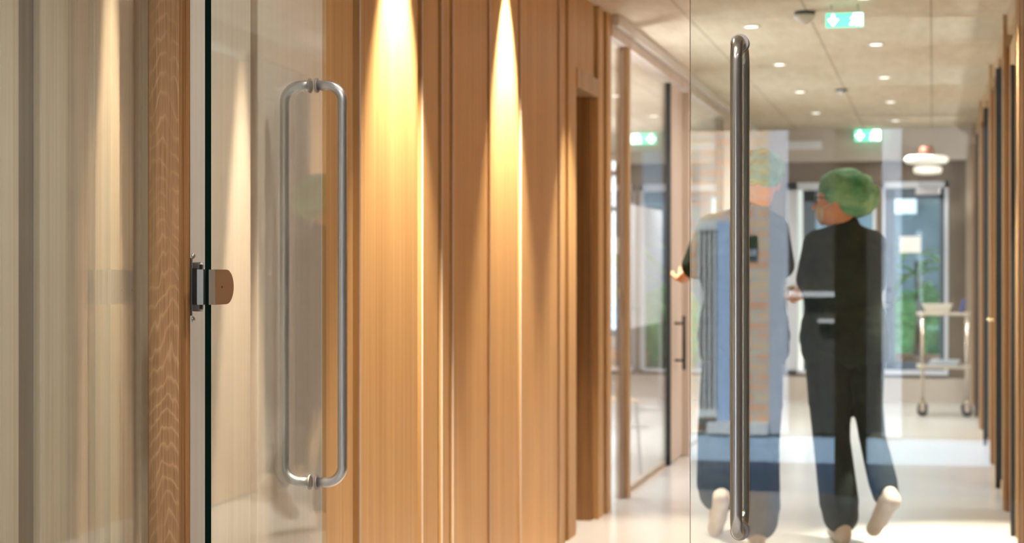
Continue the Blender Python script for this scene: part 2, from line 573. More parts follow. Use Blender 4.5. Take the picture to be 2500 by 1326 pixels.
# end wall with a window
e0, e1, e2 = -3.75, -3.25, -1.62
me = MB()
YE = 20.5
xw0, xw1 = rat(1484) * YE, rat(1532) * YE
me.box(-5.0, xw0, YE, YE + .15, 0, H).box(xw1, e2, YE, YE + .15, 0, H).box(xw0, xw1, YE, YE + .15, 0, .55).box(xw0, xw1, YE, YE + .15, 2.5, H)
o = me.build('wall_room_back', noisy('taupe_slats', (.20, .17, .14), (.36, .32, .27), 14, .8, (1, 1, .02))); struct(o, 'end wall of the side room')
f = MB()
for z in (.55, 1.93, 2.33, 2.5):
    f.box(xw0, xw1, YE - .04, YE + .1, z - .03, z + .03, OAK_GREY)
f.box(xw0 - .03, xw0 + .03, YE - .04, YE + .1, .55, 2.5, OAK_GREY).box(xw1 - .03, xw1 + .03, YE - .04, YE + .1, .55, 2.5, OAK_GREY)
o = f.build('window_4'); struct(o, 'far window of the side room')
MB().box(xw0, xw1, YE + .03, YE + .04, .55, 2.5).build('pane', GLASS_THIN, o)
me = MB()
me.box(-5.15, -5.0, 9.4, 20.6, 0, .8).box(-5.15, -5.0, 9.4, 20.6, 2.3, H)
for y in (9.4, 11.9, 14.4, 16.9, 19.4):
    me.box(-5.15, -5.0, y, y + 1.2, .8, 2.3)
o = me.build('wall_room_left', BRIGHTW); struct(o, 'outer wall of the side room')
f = MB()
for y in (10.6, 13.1, 15.6, 18.1):
    f.box(-5.1, -5.04, y, y + .04, .8, 2.3).box(-5.1, -5.04, y + 1.26, y + 1.3, .8, 2.3).box(-5.1, -5.04, y, y + 1.3, 2.26, 2.3).box(-5.1, -5.04, y, y + 1.3, .8, .84)
o = f.build('window_5', WHITE); struct(o, 'window frames of the side room')
o = MB().box(-5.0, XL - .3, 9.2, 9.4, 0, H).build('wall_room_front', BRIGHTW); struct(o, 'near wall of the side room')

# far wall
wd0, wd1 = rat(1921) * YF, rat(2139) * YF        # left window
we0, we1 = rat(2155) * YF, rat(2315) * YF        # right glazed door
ZT, ZB = 2.075, .26
mf = MB()
mf.box(-1.9, wd0, YF, YF + .2, 0, H).box(wd1, we0, YF, YF + .2, 0, H).box(we1, 1.2, YF, YF + .2, 0, H)
mf.box(wd0, wd1, YF, YF + .2, ZT, H).box(we0, we1, YF, YF + .2, ZT, H)
mf.box(wd0, wd1, YF, YF + .2, 0, ZB).box(we0, we1, YF, YF + .2, 0, ZB)
o = mf.build('wall_back', BROWN); struct(o, 'brown end wall of the corridor')
o = MB().box(-1.62, XR, YF - .16, YF, 2.27, H).build('trim_11', BEIGE); struct(o, 'taupe header beam across the corridor end')
o = MB().box(-1.62, XR, YF - .03, YF, 0, .23).build('baseboard_back', BEIGE); struct(o, 'taupe plinth under the end windows')
xa = rat(2358) * YF
o = MB().box(xa, XR, YF - .10, YF, 0, 2.27).build('trim_12', OAK_PALE); struct(o, 'pale oak lining at the right of the end wall')

LAV = mat('white_window_frame', (.66, .70, .80), .4)
BLUED = mat('slate_blue_door', (.085, .115, .165), .4)
f = MB()
f.box(wd0, wd1, YF - .02, YF + .08, ZT - .07, ZT, LAV).box(wd0, wd0 + .10, YF - .02, YF + .08, ZB, ZT, LAV).box(wd1 - .03, wd1, YF - .02, YF + .08, ZB, ZT, LAV).box(wd0, wd1, YF - .02, YF + .08, ZB, ZB + .03, LAV)
f.box(wd0 + .15, wd0 + .27, YF + .02, YF + .08, ZB, ZT - .07, BLUED).box(wd0 + .15, wd1 - .03, YF + .02, YF + .08, ZT - .18, ZT - .07, BLUED)
o = f.build('window_6'); struct(o, 'left window of the end wall with a white frame')
MB().box(wd0 + .1, wd1 - .03, YF + .05, YF + .06, ZB + .03, ZT - .07).build('pane', GLASS_THIN, o)
f = MB()
f.box(we0, we1, YF - .03, YF + .08, ZT - .06, ZT, LAV).box(we1 - .035, we1, YF - .03, YF + .08, ZB, ZT, LAV).box(we0, we0 + .02, YF - .03, YF + .08, ZB, ZT, LAV).box(we0, we1, YF - .05, YF + .08, ZB, ZB + .045, LAV)
d5 = struct(f.build('door_5'), 'glazed door of the end wall in a white frame')
f = MB()
f.box(we0 + .02, we0 + .11, YF + .0, YF + .05, ZB + .045, ZT - .06).box(we1 - .08, we1 - .035, YF + .0, YF + .05, ZB + .045, ZT - .06).box(we0 + .02, we1 - .035, YF, YF + .05, ZT - .16, ZT - .06).box(we0 + .02, we1 - .035, YF, YF + .05, ZB + .045, ZB + .12)
f.build('door_leaf', BLUED, d5)['label'] = 'slate blue door leaf'
MB().box(we0 + .1, we1 - .08, YF + .02, YF + .03, ZB + .12, ZT - .16).build('pane', GLASS_THIN, d5)
hx = we0 + .06
h = MB(); hz = at(2150, 747, YF).z
h.tube([(hx, YF, hz), (hx, YF - .05, hz), (hx - .13, YF - .055, hz)], .010, 10, STEEL_W).lathe([(.022, 0), (.022, .008)], (hx, YF, hz), (0, -1, 0), 16, BLACK).lathe([(.018, 0), (.018, .008)], (hx, YF, hz + .15), (0, -1, 0), 16, BLACK)
h.build('door_handle', None, d5)['label'] = 'steel lever handle'
MB().box(we1 - .30, we1 - .07, YF - .06, YF - .0, ZT - .125, ZT - .055, ALU, bev=.01).build('door_closer', None, d5)

# right wall
rw = MB()
rw.box(XR, XR + .12, 5.0, 8.90, 0, H, OAK)
for y in (5.4, 5.9, 6.25, 6.8, 7.2, 7.6, 8.05, 8.45):
    rw.box(XR - .02, XR, y, y + .06, 0, H, OAK_FR)
o = rw.build('wall_right'); struct(o, 'oak clad wall at the right beside the glass door')
o = MB().box(.355, .41, 8.97, 9.03, 0, 2.21, BLACK).build('trim_13'); struct(o, 'black door post on the right')
o = MB().box(.375, .42, 8.90, 8.97, 0, H, OAK_FR).build('trim_14'); struct(o, 'oak strip before the black door post')
rb = [(9.03, 9.9), (10.0, 10.95), (11.05, 12.3), (12.4, 13.6), (13.7, 14.9), (15.0, 16.2), (16.3, 17.6)]
k = 15
wn_ = 7
for i, (a, b) in enumerate(rb):
    o = MB().box(.352 if i % 2 == 0 else .362, .43, b, b + .10, 0, H if i % 2 == 0 else 2.46, OAK_FR, bev=.003).build('trim_%d' % k); struct(o, 'oak post in the right hand partition'); k += 1
    o = MB().box(.348 if i % 2 else .366, .43, b - .03, b, 0, 2.40, BLACK if i % 2 else OAK_DK).build('trim_%d' % k); struct(o, 'dark seal beside an oak post'); k += 1
    if i in (0, 2, 4):
        o = MB().box(.385, .43, a, b - .03, 0.01, 2.40, OAK, bev=.002).build('door_%d' % (6 + i)); struct(o, 'oak door in the right hand partition')
        if i == 2:
            hz = .957
            h = MB().tube([(.385, 11.1, hz), (.315, 11.1, hz), (.315, 11.25, hz), (.385, 11.25, hz)], .009, 10)
            h.build('door_handle', mat('brass', (.80, .60, .35), .25, 1.0), o)['label'] = 'brass pull handle'
    else:
        o = MB().box(.395, .405, a, b - .03, .05, 2.40, GLASS_THIN).build('window_%d' % wn_); struct(o, 'glass bay of the right hand partition'); wn_ += 1
        o = MB().box(.375, .43, a, b, 0, .05, OAK_FR).build('trim_%d' % k); struct(o, 'oak floor rail of a right hand bay'); k += 1
o = MB().box(.375, .43, 8.97, YF, 2.46, H, OAK_FR).build('trim_%d' % k); struct(o, 'oak head rail of the right hand partition'); k += 1
o = MB().box(2.2, 2.3, 5.0, YF, 0, H).box(.43, 2.3, 8.8, 8.9, 0, H).box(.43, 2.3, 12.32, 12.38, 0, H).box(.43, 2.3, 15.0, 15.1, 0, H).box(XR + .02, 2.3, YF, YF + .1, 0, H).build('wall_room_right', noisy('room_wall_warm', (.45, .40, .33), (.5, .45, .38), 2)); struct(o, 'walls of the rooms behind the right hand partition')

# foyer around the viewer
PLW = noisy('foyer_plaster', (.13, .115, .10), (.15, .135, .12), 2)
o = MB().box(XR, 1.6, 3.82, 3.95, 0, H).box(1.5, 1.6, -2.9, 3.95, 0, H).box(XR, XR + .12, 3.95, 5.0, 0, H).build('wall_right.001', PLW); struct(o, 'foyer wall on the right')

# ------------------------------------------------------------------ courtyard behind the viewer, seen only as a reflection in the glass door
def vx(px, Yr):             # X that shows at column px when mirrored in the door glass
    return rat(px) * (2 * 3.78 - Yr)
YB = -2.8
b0, b1, b2, b3 = vx(1650, YB), vx(2037, YB), vx(2115, YB), vx(2420, YB)
g = MB()
g.box(-6, b0, YB - .1, YB, 0, H).box(b1, b2, YB - .1, YB, 0, H).box(b3, 3.2, YB - .1, YB, 0, H).box(b0, b1, YB - .1, YB, 2.03, H).box(b2, b3, YB - .1, YB, 2.03, H)
o = g.build('wall_front', PLW); struct(o, 'foyer wall behind the viewer')
o = MB().box(-30, 30, -40, YB - .1, -.12, -.02).box(-30, 30, 21.6, 60, -.12, -.02).build('ground', noisy('courtyard_paving', (.16, .25, .38), (.19, .29, .43), 3, .9)); struct(o, 'paving outside')
BR = brick_mat('courtyard_brick', (.50, .27, .18), (.55, .44, .30), (.40, .41, .40))
YC = -6.6
cx = [vx(p, YC) for p in (1640, 1782, 1826, 1878)]
g = MB().box(-14, cx[3], YC - .3, YC, 0, 6)
o = g.build('courtyard_wall', BR); o.name = 'wall_outside'; struct(o, 'brick building across the courtyard')
o = MB().box(vx(1878, YC), vx(1925, YC), YC - .3, YC + .02, 0, 3.2).build('wall_outside.001', mat('pale_blue_panel', (.32, .37, .46), .6)); struct(o, 'pale blue panel outside')
o = MB().box(vx(1925, YC), 14, YC - .3, YC, 0, 6).build('wall_outside.002', mat('charcoal_facade', (.02, .02, .02), .6)); struct(o, 'dark facade outside')
o = MB().box(vx(1826, YC) - .3, vx(1878, YC), YC, YC + .12, 0, .09).build('trim_40', WHITE); struct(o, 'white kerb outside')
o = MB().box(vx(1752, YC), vx(1785, YC), YC, YC + .06, 0, 1.62).build('trim_41', mat('blue_panel', (.30, .42, .62), .5)); struct(o, 'blue post outside')
ra, rb_ = vx(1703, YC), vx(1752, YC)
o = MB()
for i in range(4):
    x = ra + (rb_ - ra) * (i + .5) / 4
    o.box(x - .009, x + .009, YC + .03, YC + .06, .14, 1.6, WHITE)
o.box(ra, rb_, YC + .03, YC + .07, 1.55, 1.62, WHITE).box(ra, rb_, YC + .03, YC + .07, .12, .18, WHITE).box(ra, rb_, YC, YC + .01, .18, 1.55, BLACK)
o = o.build('trim_42'); struct(o, 'white railing against the brick outside')

YV = 2 * 3.78 - YC
for k_, (pa, pb, py_, hh) in enumerate(((1915, 2060, 718, .020), (1998, 2060, 783, .012))):  # white bars added so their mirror image gives the bright lamp strips
    zc = at(pa, py_, YV).z
    o = MB().box(vx(pa, YC), vx(pb, YC), YC + .02, YC + .08, zc - hh, zc + hh).build('trim_%d' % (44 + k_), WHITE); struct(o, ['white bar added outside for a mirrored light strip', 'short white bar added outside for a mirrored light strip'][k_])
c = at(1838, 598, YV)
ic = thing('wall_intercom', 'dark green intercom box mirrored on the brick wall beside the steel handle', 'intercom', (c.x, YC, c.z))
MB().box(-.035, .035, 0, .04, -.03, .075, bev=.004).build('housing', mat('dark_green_plastic', (.01, .03, .018), .4), ic)
MB().box(-.033, .033, 0, .035, -.085, -.032, bev=.003).build('keypad', mat('grey_keypad', (.20, .25, .30), .5), ic)
o = MB().box(vx(2155, YC), vx(2202, YC), YC, YC + .10, 0, 3.0).build('trim_43', bpy.data.materials['pale_blue_panel']); struct(o, 'pale blue door post outside')
# outside the far windows
o = MB().box(-2.15, 5, 25.5, 25.8, 0, 5).build('wall_outside.003', noisy('garden_wall', (.07, .10, .12), (.17, .22, .23), .9)); struct(o, 'garden wall beyond the end windows')
o = MB().box(-1.0, 5, 21.6, 25.6, 2.9, 3.0).build('shading_canopy', BEIGE); struct(o, 'canopy added outside the end windows to shade the garden wall')  # unseen overhang added to keep the garden wall in shade
o = MB().box(-1.60, -1.40, 18.3, 21.0, 0, 2.6).build('wall_outside.004', mat('cream_render', (.72, .66, .58), .8)); struct(o, 'cream rendered pier outside')

g = MB()
c0, c1 = at(2176, 485, 25.4), at(2238, 516, 25.4)
for i in range(4):
    z = c0.z + (c1.z - c0.z) * i / 3
    g.box(c0.x, c1.x, 25.42, 25.5, z - .03, z + .03)
o = g.build('window_21', mat('white_louvre', (.85, .9, .88), .5)); struct(o, 'white louvred window in the garden wall')
# ================================================================== GLASS DOORS
def d_handle(out, up0, up1, r, R, seg=10):
    """centre line of a D pull handle in a plane: (offset from glass, height)"""
    pts = [(0.0, up1)]
    for k in range(seg + 1):
        a = PI / 2 * (1 - k / seg)
        pts.append((out - R + R * math.cos(a), up1 - R + R * math.sin(a)))
    for k in range(1, 8):
        pts.append((out, up1 - R + (up0 + R - up1 + R) * k / 8))
    for k in range(seg + 1):
        a = -PI / 2 * k / seg
        pts.append((out - R + R * math.cos(a), up0 + R + R * math.sin(a)))
    pts.append((0.0, up0))
    return pts

TR = .0124
ROSE = mat('matt_grey_ring', (.36, .33, .33), .55, .6)
HZ0, HZ1 = .7175, 1.7105

def leaf(name, base, ang, width, hpos, label, thick=.012):
    """leaf runs along local +Y from the hinge; its faces look along local X"""
    root = thing(name, label, 'glass door', base, ang, kind='structure')
    p = MB().box(-thick / 2, thick / 2, 0, width, .008, 2.44, GLASS, face_m={'-y': GEDGE, '+y': GLASS if name == 'door_1' else GEDGE2, '+z': GEDGE, '-z': GEDGE})
    p.build('glass_pane', None, root)
    for sgn, lab in ((-1, 'pull handle on one side of the glass'), (1, 'pull handle on the other side of the glass')):
        h = MB()
        pts = [Vector((sgn * (thick / 2 + .003 + a), hpos, z)) for a, z in d_handle(.0655, HZ0, HZ1, TR, .042)]
        h.tube(pts, TR, 28)
        ho = h.build('pull_handle', STEEL_W if name == 'door_1' else STEEL, root)
        for z in (HZ0, HZ1):
            r_ = MB().lathe([(.0180, 0), (.0190, .001), (.0190, .0035), (.0178, .0045)], (sgn * thick / 2, hpos, z), (sgn, 0, 0), 28)
            ro = r_.build('rosette', ROSE, ho)
            c = MB().lathe([(.0022, 0), (.0022, .0006)], (sgn * (thick / 2 + .016), hpos, z - TR + .0003), (0, 0, -1), 10)
            c.build('grub_screw', BLACK, ho)
    return root

# left leaf, folded back along the wall
hA = Vector((-1.4905, wy(508, -1.4905), 0))
fx = wy(790, -1.5145)
ang = math.atan2(1.5145 - 1.4905, fx - hA.y)
WL = math.hypot(fx - hA.y, .024)
hl = WL * (4.405 - hA.y) / (fx - hA.y)
L1 = leaf('door_1', hA, ang, WL, hl, 'open glass door leaf at left with green edge and long steel pull handle', .0138)
# right leaf, closed across the corridor (local +Y points to -X: rotate +90 deg)
xe = rat(1685) * 3.78
hxr = (rat(1797.5) * (3.78 - .0745) + rat(1797.5) * (3.78 - .0745)) / 2
L2 = leaf('door_2', (XR - .004, 3.78, 0), PI / 2, XR - .004 - xe, XR - .004 - hxr, 'closed glass door leaf at right with long vertical steel pull handle')

# oak door post
PY0 = 3.65
px_l, px_m = rat(363) * PY0, rat(437) * PY0
PY1 = px_m / rat(465)
pm = MB().box(px_l, px_m, PY0, PY1, 0, H, QOAK, bev=.0012, face_m={'+x': OAK_EDGE})
o = pm.build('trim_1'); struct(o, 'quarter sawn oak door post with pale wavy rays')
for pl in o.data.polygons:
    if pl.normal.x > .8:
        pl.material_index = list(o.data.materials).index(OAK_EDGE)
rb2 = MB().box(px_m - .004, px_m + .004, PY1 - .026, PY1 - .014, 0, H).build('rebate', OAK_DK, o)

# glass screen left of the post, in front of the slatted wall
a2 = math.radians(2.0)
sp_root = struct(bpy.data.objects.new('window_20', None), 'fixed glass screen left of the oak post'); COL.objects.link(sp_root)
sp_root.location = (px_l + .01, PY0 + .03, 0); sp_root.rotation_euler = (0, 0, a2)
MB().box(-.006, .006, -1.6, -.02, .01, 2.5, GLASS, face_m={'+y': GEDGE}).build('pane', None, sp_root)
# slatted wall behind the screen
sl = MB()
ys = 2.0
XS = -1.715
sxs = [0, 50, 100, 170, 232, 296, 345, 366]
sl.box(XS - .06, XS - .03, 1.8, 3.86, 0, H, OAK_GREY)
yb = [wy(p, XS) for p in sxs]
tones = [OAK_PALE, wood('grey_stained_board', (.12, .11, .105), (.17, .16, .155), (.24, .225, .21)), OAK_PALE, OAK_GREY, OAK_PALE, OAK_GREY, OAK_PALE]
sl.box(XS - .04, XS, 1.8, yb[0] - .01, 0, H, OAK_PALE)
for i in range(len(yb) - 1):
    sl.box(XS - .04, XS + (.0, -.012)[i % 2], yb[i], yb[i + 1] - .005, 0, H, tones[i], bev=.003)
o = sl.build('wall_left.003'); struct(o, 'pale slatted boards behind the fixed glass screen')

# hinge
hz = EYE - (699 - 658) / 1100.0
hr = MB()
xh0, xh1 = px_m, hA.x - .008
ym = hA.y - .012
hr.box(px_m - .03, px_m + .003, PY1 + .0005, PY1 + .005, hz - .062, hz + .062, STEEL_D, bev=.001)
hinge = hr.build('hinge', None, L1)
def keep(o):
    o.parent = None
    o.matrix_parent_inverse = Matrix.Identity(4)
inv = (Matrix.Translation(L1.location) @ Matrix.Rotation(L1.rotation_euler.z, 4, 'Z')).inverted()
hinge.matrix_parent_inverse = inv
HY = PY1 + .040
kx0 = rat(472) * (HY - .02)
k1 = rat(500.5) * (HY - .02)
for nm, mk in (('knuckle', [(hz + .034, hz + .053), (hz - .053, hz - .034)]),):
    for z0, z1 in mk:
        m_ = MB().box(px_m, k1 - .008, HY - .03, HY - .012, z0, z1, STEEL_D, bev=.002)
        m_.lathe([(.0055, 0), (.0055, z1 - z0)], (k1 - .007, HY - .026, z0), (0, 0, 1), 16, STEEL_W)
        m_.box(px_m + .017, px_m + .026, HY - .0335, HY - .0295, z0 + (0 if z0 > hz else .004), z1 - (.004 if z0 > hz else 0), BLACK, bev=.0018)
        m_.build('knuckle', None, hinge)
b_ = MB().box(px_m + .010, k1 + .001, HY - .035, HY - .010, hz - .036, hz + .038, STEEL_D, bev=.002)
b_.lathe([(.0022, 0), (.0022, .0006)], (px_m + .026, HY - .035, hz - .008), (0, -1, 0), 12, BLACK)
b_.build('hinge_block', None, hinge)
MB().box(px_m + .0005, px_m + .012, HY - .036, HY - .008, hz - .038, hz + .040, BLACK).build('shadow_gasket', None, hinge)
for z in (hz + .066, hz - .070):
    MB().lathe([(.007, 0), (.006, .002), (.003, .005)], (px_m + .0005, HY - .028, z), (1, 0, 0), 16, STEEL_W).build('screw', None, hinge)
# clamp discs gripping the glass (D shaped, in the leaf's own axes)
def clampmesh(x0, x1, m_):
    q = MB()
    prof = [(-.012, -.037), (.012, -.037)]
    for k_ in range(13):
        a = -PI / 2 + PI * k_ / 12
        prof.append((.058 + .030 * math.cos(a) * 1.5, .037 * math.sin(a)))
    prof.append((-.012, .037))
    A = [q.bm.verts.new((x0, y, z + hz)) for y, z in prof]
    B = [q.bm.verts.new((x1, y, z + hz)) for y, z in prof]
    q.bm.faces.new(A); q.bm.faces.new(list(reversed(B)))
    for i in range(len(prof)):
        j = (i + 1) % len(prof)
        f = q.bm.faces.new((A[i], B[i], B[j], A[j]))
    return q
ck = clampmesh(.006, .020, None).build('glass_clamp', brushed('bronze_steel', (.40, .33, .27), .30), L1)
ck['label'] = 'rounded steel clamp on the glass'
clampmesh(-.020, -.006, None).build('glass_clamp', STEEL_W, L1)
MB().lathe([(.0022, 0), (.0022, .0006)], (.020, .030, hz), (1, 0, 0), 12, BLACK).build('clamp_screw', None, ck)

# ================================================================== CEILING FITTINGS
dl = thing('downlight', 'x', 'ceiling light', (-.96, 10.06, H), group='small recessed downlights of the corridor')
EMW = mat('lamp_glow', (.9, .9, .9), .5, emit=(1, .95, .88), estr=3.2)
MB().lathe([(.034, -.001), (.048, -.001), (.050, -.004), (.044, -.007), (.036, -.007), (.034, -.001)], (0, 0, 0), (0, 0, 1), 24).build('trim_ring', WHITE, dl)
MB().lathe([(.0, -.006), (.034, -.006), (.034, -.002)], (0, 0, 0), (0, 0, 1), 20).build('lens', EMW, dl)
LEFT = [(-.96, 10.06), (-.96, 11.96), (-.96, 13.84), (-.96, 15.74)]
RIGHT = [(-.325, 9.12), (-.325, 11.02), (-.325, 12.93), (-.325, 14.83), (-.325, 16.7)]
labs = ['recessed ceiling downlight in the left row, nearest the viewer', 'recessed ceiling downlight in the left row, second from the viewer',
        'recessed ceiling downlight in the left row, third from the viewer', 'recessed ceiling downlight in the left row, farthest down the corridor',
        'recessed ceiling downlight in the right row, cut by the top of the photo', 'recessed ceiling downlight right of the hanging exit sign, second of the right row',
        'recessed ceiling downlight in the right row, right and above the dark ceiling sensor', 'recessed ceiling downlight in the right row, fourth and next to last',
        'recessed ceiling downlight in the right row, just above the far exit sign']
for i, (x, y) in enumerate(LEFT + RIGHT):
    if i == 0:
        dl['label'] = labs[0]
    else:
        dup(dl, (x, y, H), labs[i])
    light('downlight_lamp', 'SPOT', (x, y, H - .02), 46 if y < 14 else 130, NEUT, spot_size=math.radians(160), spot_blend=1.0, shadow_soft_size=.05)
# wall washers close to the oak wall
ws = thing('wall_washer', 'x', 'ceiling light', (-1.50, 5.59, H), group='warm spots washing the oak wall')
MB().lathe([(.026, -.001), (.036, -.001), (.038, -.004), (.034, -.007), (.028, -.007), (.026, -.001)], (0, 0, 0), (0, 0, 1), 24).build('trim_ring', WHITE, ws)
MB().lathe([(.0, -.004), (.025, -.004), (.025, -.001)], (0, 0, 0), (0, 0, 1), 20).build('lens', mat('warm_lamp', (.9, .8, .6), .5, emit=(1, .8, .5), estr=6), ws)
for i, (x, y) in enumerate(((-1.50, -1.6), (-1.53, 5.56), (-1.53, 7.09), (-1.34, 8.33))):
    if i == 1:
        ws['label'] = 'warm spot over the wide, brightly lit oak board beside the door handle'; ws.location = (x, y, H)
    else:
        dup(ws, (x, y, H), ('warm spot in the foyer ceiling', '', 'warm spot over the second, narrower light cone on the oak wall', 'warm spot near the recessed doorway at the end of the oak wall')[i])
    light('wall_washer_lamp', 'SPOT', (x, y, H - .02), (300, 980, 1030, 400)[i], WARM, (math.radians(0), math.radians(0), 0), spot_size=math.radians(52), spot_blend=.75, shadow_soft_size=.02)
for (yy, xx, dg, en, lb) in ((wy(270, -1.715), -1.652, 11.5, 800, 'narrow warm spot added for a light cone on the slatted boards behind the fixed glass screen'), (wy(590, XL + D), XL + D + .105, 15, 1000, 'narrow warm spot added for a light cone on the pale wall behind the open glass door leaf')):  # narrow spots added so light cones land on these two walls
    dup(ws, (xx, yy, H), lb)
    light('wall_washer_lamp', 'SPOT', (xx, yy, H - .02), en, (1.0, .76, .52), spot_size=math.radians(dg), spot_blend=.45, shadow_soft_size=.012)
w2 = dup(ws, (.27, 8.5, H), 'warm spot over the right wall, nearer the black door post')
light('wall_washer_lamp', 'SPOT', (.28, 8.55, H - .02), 900, WARM, spot_size=math.radians(44), spot_blend=.55, shadow_soft_size=.02)
light('wall_washer_lamp', 'SPOT', (.28, 6.6, H - .02), 300, WARM, spot_size=math.radians(60), spot_blend=.8, shadow_soft_size=.02)
dup(ws, (.27, 6.6, H), 'warm spot over the right wall, nearer the closed glass door')
# foyer and near corridor lights, all unseen and added to brighten the left side
for (x, y, en) in ((-.6, 1.5, 140), (-1.1, 2.2, 120), (.6, 2.2, 45), (-.55, 3.0, 110), (-1.0, 4.3, 42)):
    light('downlight_lamp', 'SPOT', (x, y, H - .02), en, (1.0, .94, .88), spot_size=math.radians(160), spot_blend=1.0, shadow_soft_size=.06)
    dup(dl, (x, y, H), {140: 'added downlight farthest back in the foyer ceiling', 120: 'added foyer downlight before the fixed glass screen', 45: 'added foyer downlight near the right foyer wall', 110: 'added foyer downlight just before the closed glass door', 42: 'added downlight over the open glass door leaf'}[en])

# unseen point lights added in the side rooms to brighten the corridor ceiling
DAYW = (.97, .96, 1.0)
for i, (x, y) in enumerate(((-3.4, 10.8), (-3.4, 13.6), (-3.4, 16.4), (1.35, 10.2), (1.35, 13.6), (1.35, 16.4))):
    light('room_fill', 'POINT', (x, y, 1.85), 95 if x < 0 else 55, DAYW, shadow_soft_size=.12)
light('room_fill', 'POINT', (-1.95, 10.4, 1.7), 40, DAYW, shadow_soft_size=.08)  # unseen fill added near the partition to brighten the whiteboard
for i, y in enumerate((13.9, 15.9)):  # two downlights added to light the whiteboard front
    light('downlight_lamp', 'SPOT', (-1.85, y, H - .02), 260, DAYW, spot_size=math.radians(130), spot_blend=1.0, shadow_soft_size=.05)
    dup(dl, (-1.85, y, H), ['ceiling light added to brighten the near end of the whiteboard', 'ceiling light added to brighten the far end of the whiteboard'][i])
# smoke detector on a dark base
c = at(1962, 27, 9.55); sd = thing('smoke_detector', 'white cone shaped smoke detector on the ceiling left of the near exit sign', 'smoke detector', (-.64, 9.56, H))
MB().lathe([(.050, 0), (.054, -.010), (.052, -.018)], (0, 0, 0), (0, 0, 1), 28).build('base', DARKGAP, sd)
MB().lathe([(.052, -.018), (.054, -.026), (.045, -.040), (.026, -.056), (.012, -.064), (.010, -.066)], (0, 0, 0), (0, 0, 1), 28).build('housing', WHITE, sd)
sn = thing('ceiling_sensor', 'small dark ceiling sensor in the middle seam of the ceiling', 'sensor', (-.655, 13.75, H))
MB().lathe([(.045, 0), (.047, -.008), (.040, -.014)], (0, 0, 0), (0, 0, 1), 24).build('base', mat('grey_plastic', (.10, .12, .15), .5), sn)
MB().lathe([(.026, -.012), (.022, -.030), (.010, -.038)], (0, 0, 0), (0, 0, 1), 20).build('dome', WHITE, sn)

# exit signs
GRN = mat('green_sign_light', (.03, .3, .18), .4, emit=(.20, .95, .62), estr=1.5)
GWH = mat('white_sign_light', (.9, .9, .9), .4, emit=(.80, 1.0, .92), estr=9.0)
def exit_sign(loc, wdt, hgt, label, drop, mirror=False):
    t_ = thing('exit_sign', label, 'exit sign', loc)
    MB().box(-wdt / 2, wdt / 2, -.012, .012, -hgt, 0, bev=.004).build('panel', GRN, t_)
    s = -1 if mirror else 1
    y0 = -.0135
    def q(pts, nm='arrow'):
        g = MB()
        a = [g.bm.verts.new((s * x, y0, z)) for x, z in pts]; b = [g.bm.verts.new((s * x, y0 - .001, z)) for x, z in pts]
        g.bm.faces.new(a); g.bm.faces.new(list(reversed(b)))
        for i_ in range(len(a)):
            j_ = (i_ + 1) % len(a); g.bm.faces.new((a[i_], a[j_], b[j_], b[i_]))
        g.build(nm, GWH, t_)
    u = hgt
    cx_ = -wdt * .30
    q([(cx_ - .09 * u, -.12 * u), (cx_ + .09 * u, -.12 * u), (cx_ + .09 * u, -.45 * u), (cx_ + .38 * u, -.45 * u), (cx_, -.92 * u), (cx_ - .38 * u, -.45 * u), (cx_ - .09 * u, -.45 * u)])
    dx = wdt * .24
    q([(dx - .02 * u, -.08 * u), (dx + .62 * u, -.08 * u), (dx + .62 * u, -.92 * u), (dx + .42 * u, -.92 * u), (dx + .42 * u, -.22 * u), (dx - .02 * u, -.22 * u)], 'doorway_symbol')
    q([(dx - .10 * u, -.30 * u), (dx + .20 * u, -.26 * u), (dx + .34 * u, -.45 * u), (dx + .20 * u, -.55 * u), (dx + .28 * u, -.90 * u), (dx + .14 * u, -.90 * u), (dx + .06 * u, -.68 * u), (dx - .12 * u, -.90 * u), (dx - .26 * u, -.84 * u), (dx - .04 * u, -.52 * u), (dx - .22 * u, -.40 * u)], 'running_figure')
    for x in (-wdt * .35, wdt * .35):
        MB().tube([(x, 0, 0), (x, 0, drop)], .004, 8).build('hanger', STEEL_W, t_)
    return t_
c = at(2062, 32, 9.35)
exit_sign((c.x, 9.35, c.z), .185, .070, 'near hanging green exit sign with a down arrow, beside the cone shaped detector', H - c.z)
c = at(2117, 317, 17.55)
exit_sign((c.x, 17.55, c.z), .225, .105, 'far green exit sign under the ceiling before the end wall', H - c.z)

# lamp reflection in the door glass, modelled as solid lamps before the end wall
def oval_lamp_reflection(px, py, Y, rx, label):
    c = at(px, py, Y)
    t_ = thing('reflected_lamp', label, 'lamp', (c.x, Y, c.z))
    sh = MB().lathe([(rx * .86, .032), (rx, .020), (rx, -.014), (rx * .9, -.032), (rx * .5, -.040)], (0, 0, 0), (0, 0, 1), 32)
    sh.build('lamp_shade', mat('opal_glass_glow', (.9, .86, .8), .4, emit=(1, .88, .76), estr=.5), t_)
    MB().lathe([(.07, .032), (.06, .10), (.05, .12)], (0, 0, 0), (0, 0, 1), 20).build('mount', mat('copper_brown', (.22, .09, .06), .4), t_)
    MB().tube([(0, 0, .11), (0, YF - .16 - Y, .11)], .008, 8).build('bracket_arm', STEEL_W, t_)
    return t_
oval_lamp_reflection(2262, 390, 16.9, .19, 'larger round opal lamp standing for a reflection, before the glazed end door')
oval_lamp_reflection(2265, 415, 17.5, .13, 'smaller round opal lamp standing for a reflection, below the larger one')
# white plate on the header
c = at(1964, 354, YF - .17)
o = MB().box(c.x - .165, c.x + .165, YF - .185, YF - .16, c.z - .040, c.z + .040, bev=.004).build('header_plate', mat('bluish_white_plate', (.86, .90, 1.0), .5)); tag(o, 'bluish white rectangular plate on the header beam above the left end window', 'wall plate')
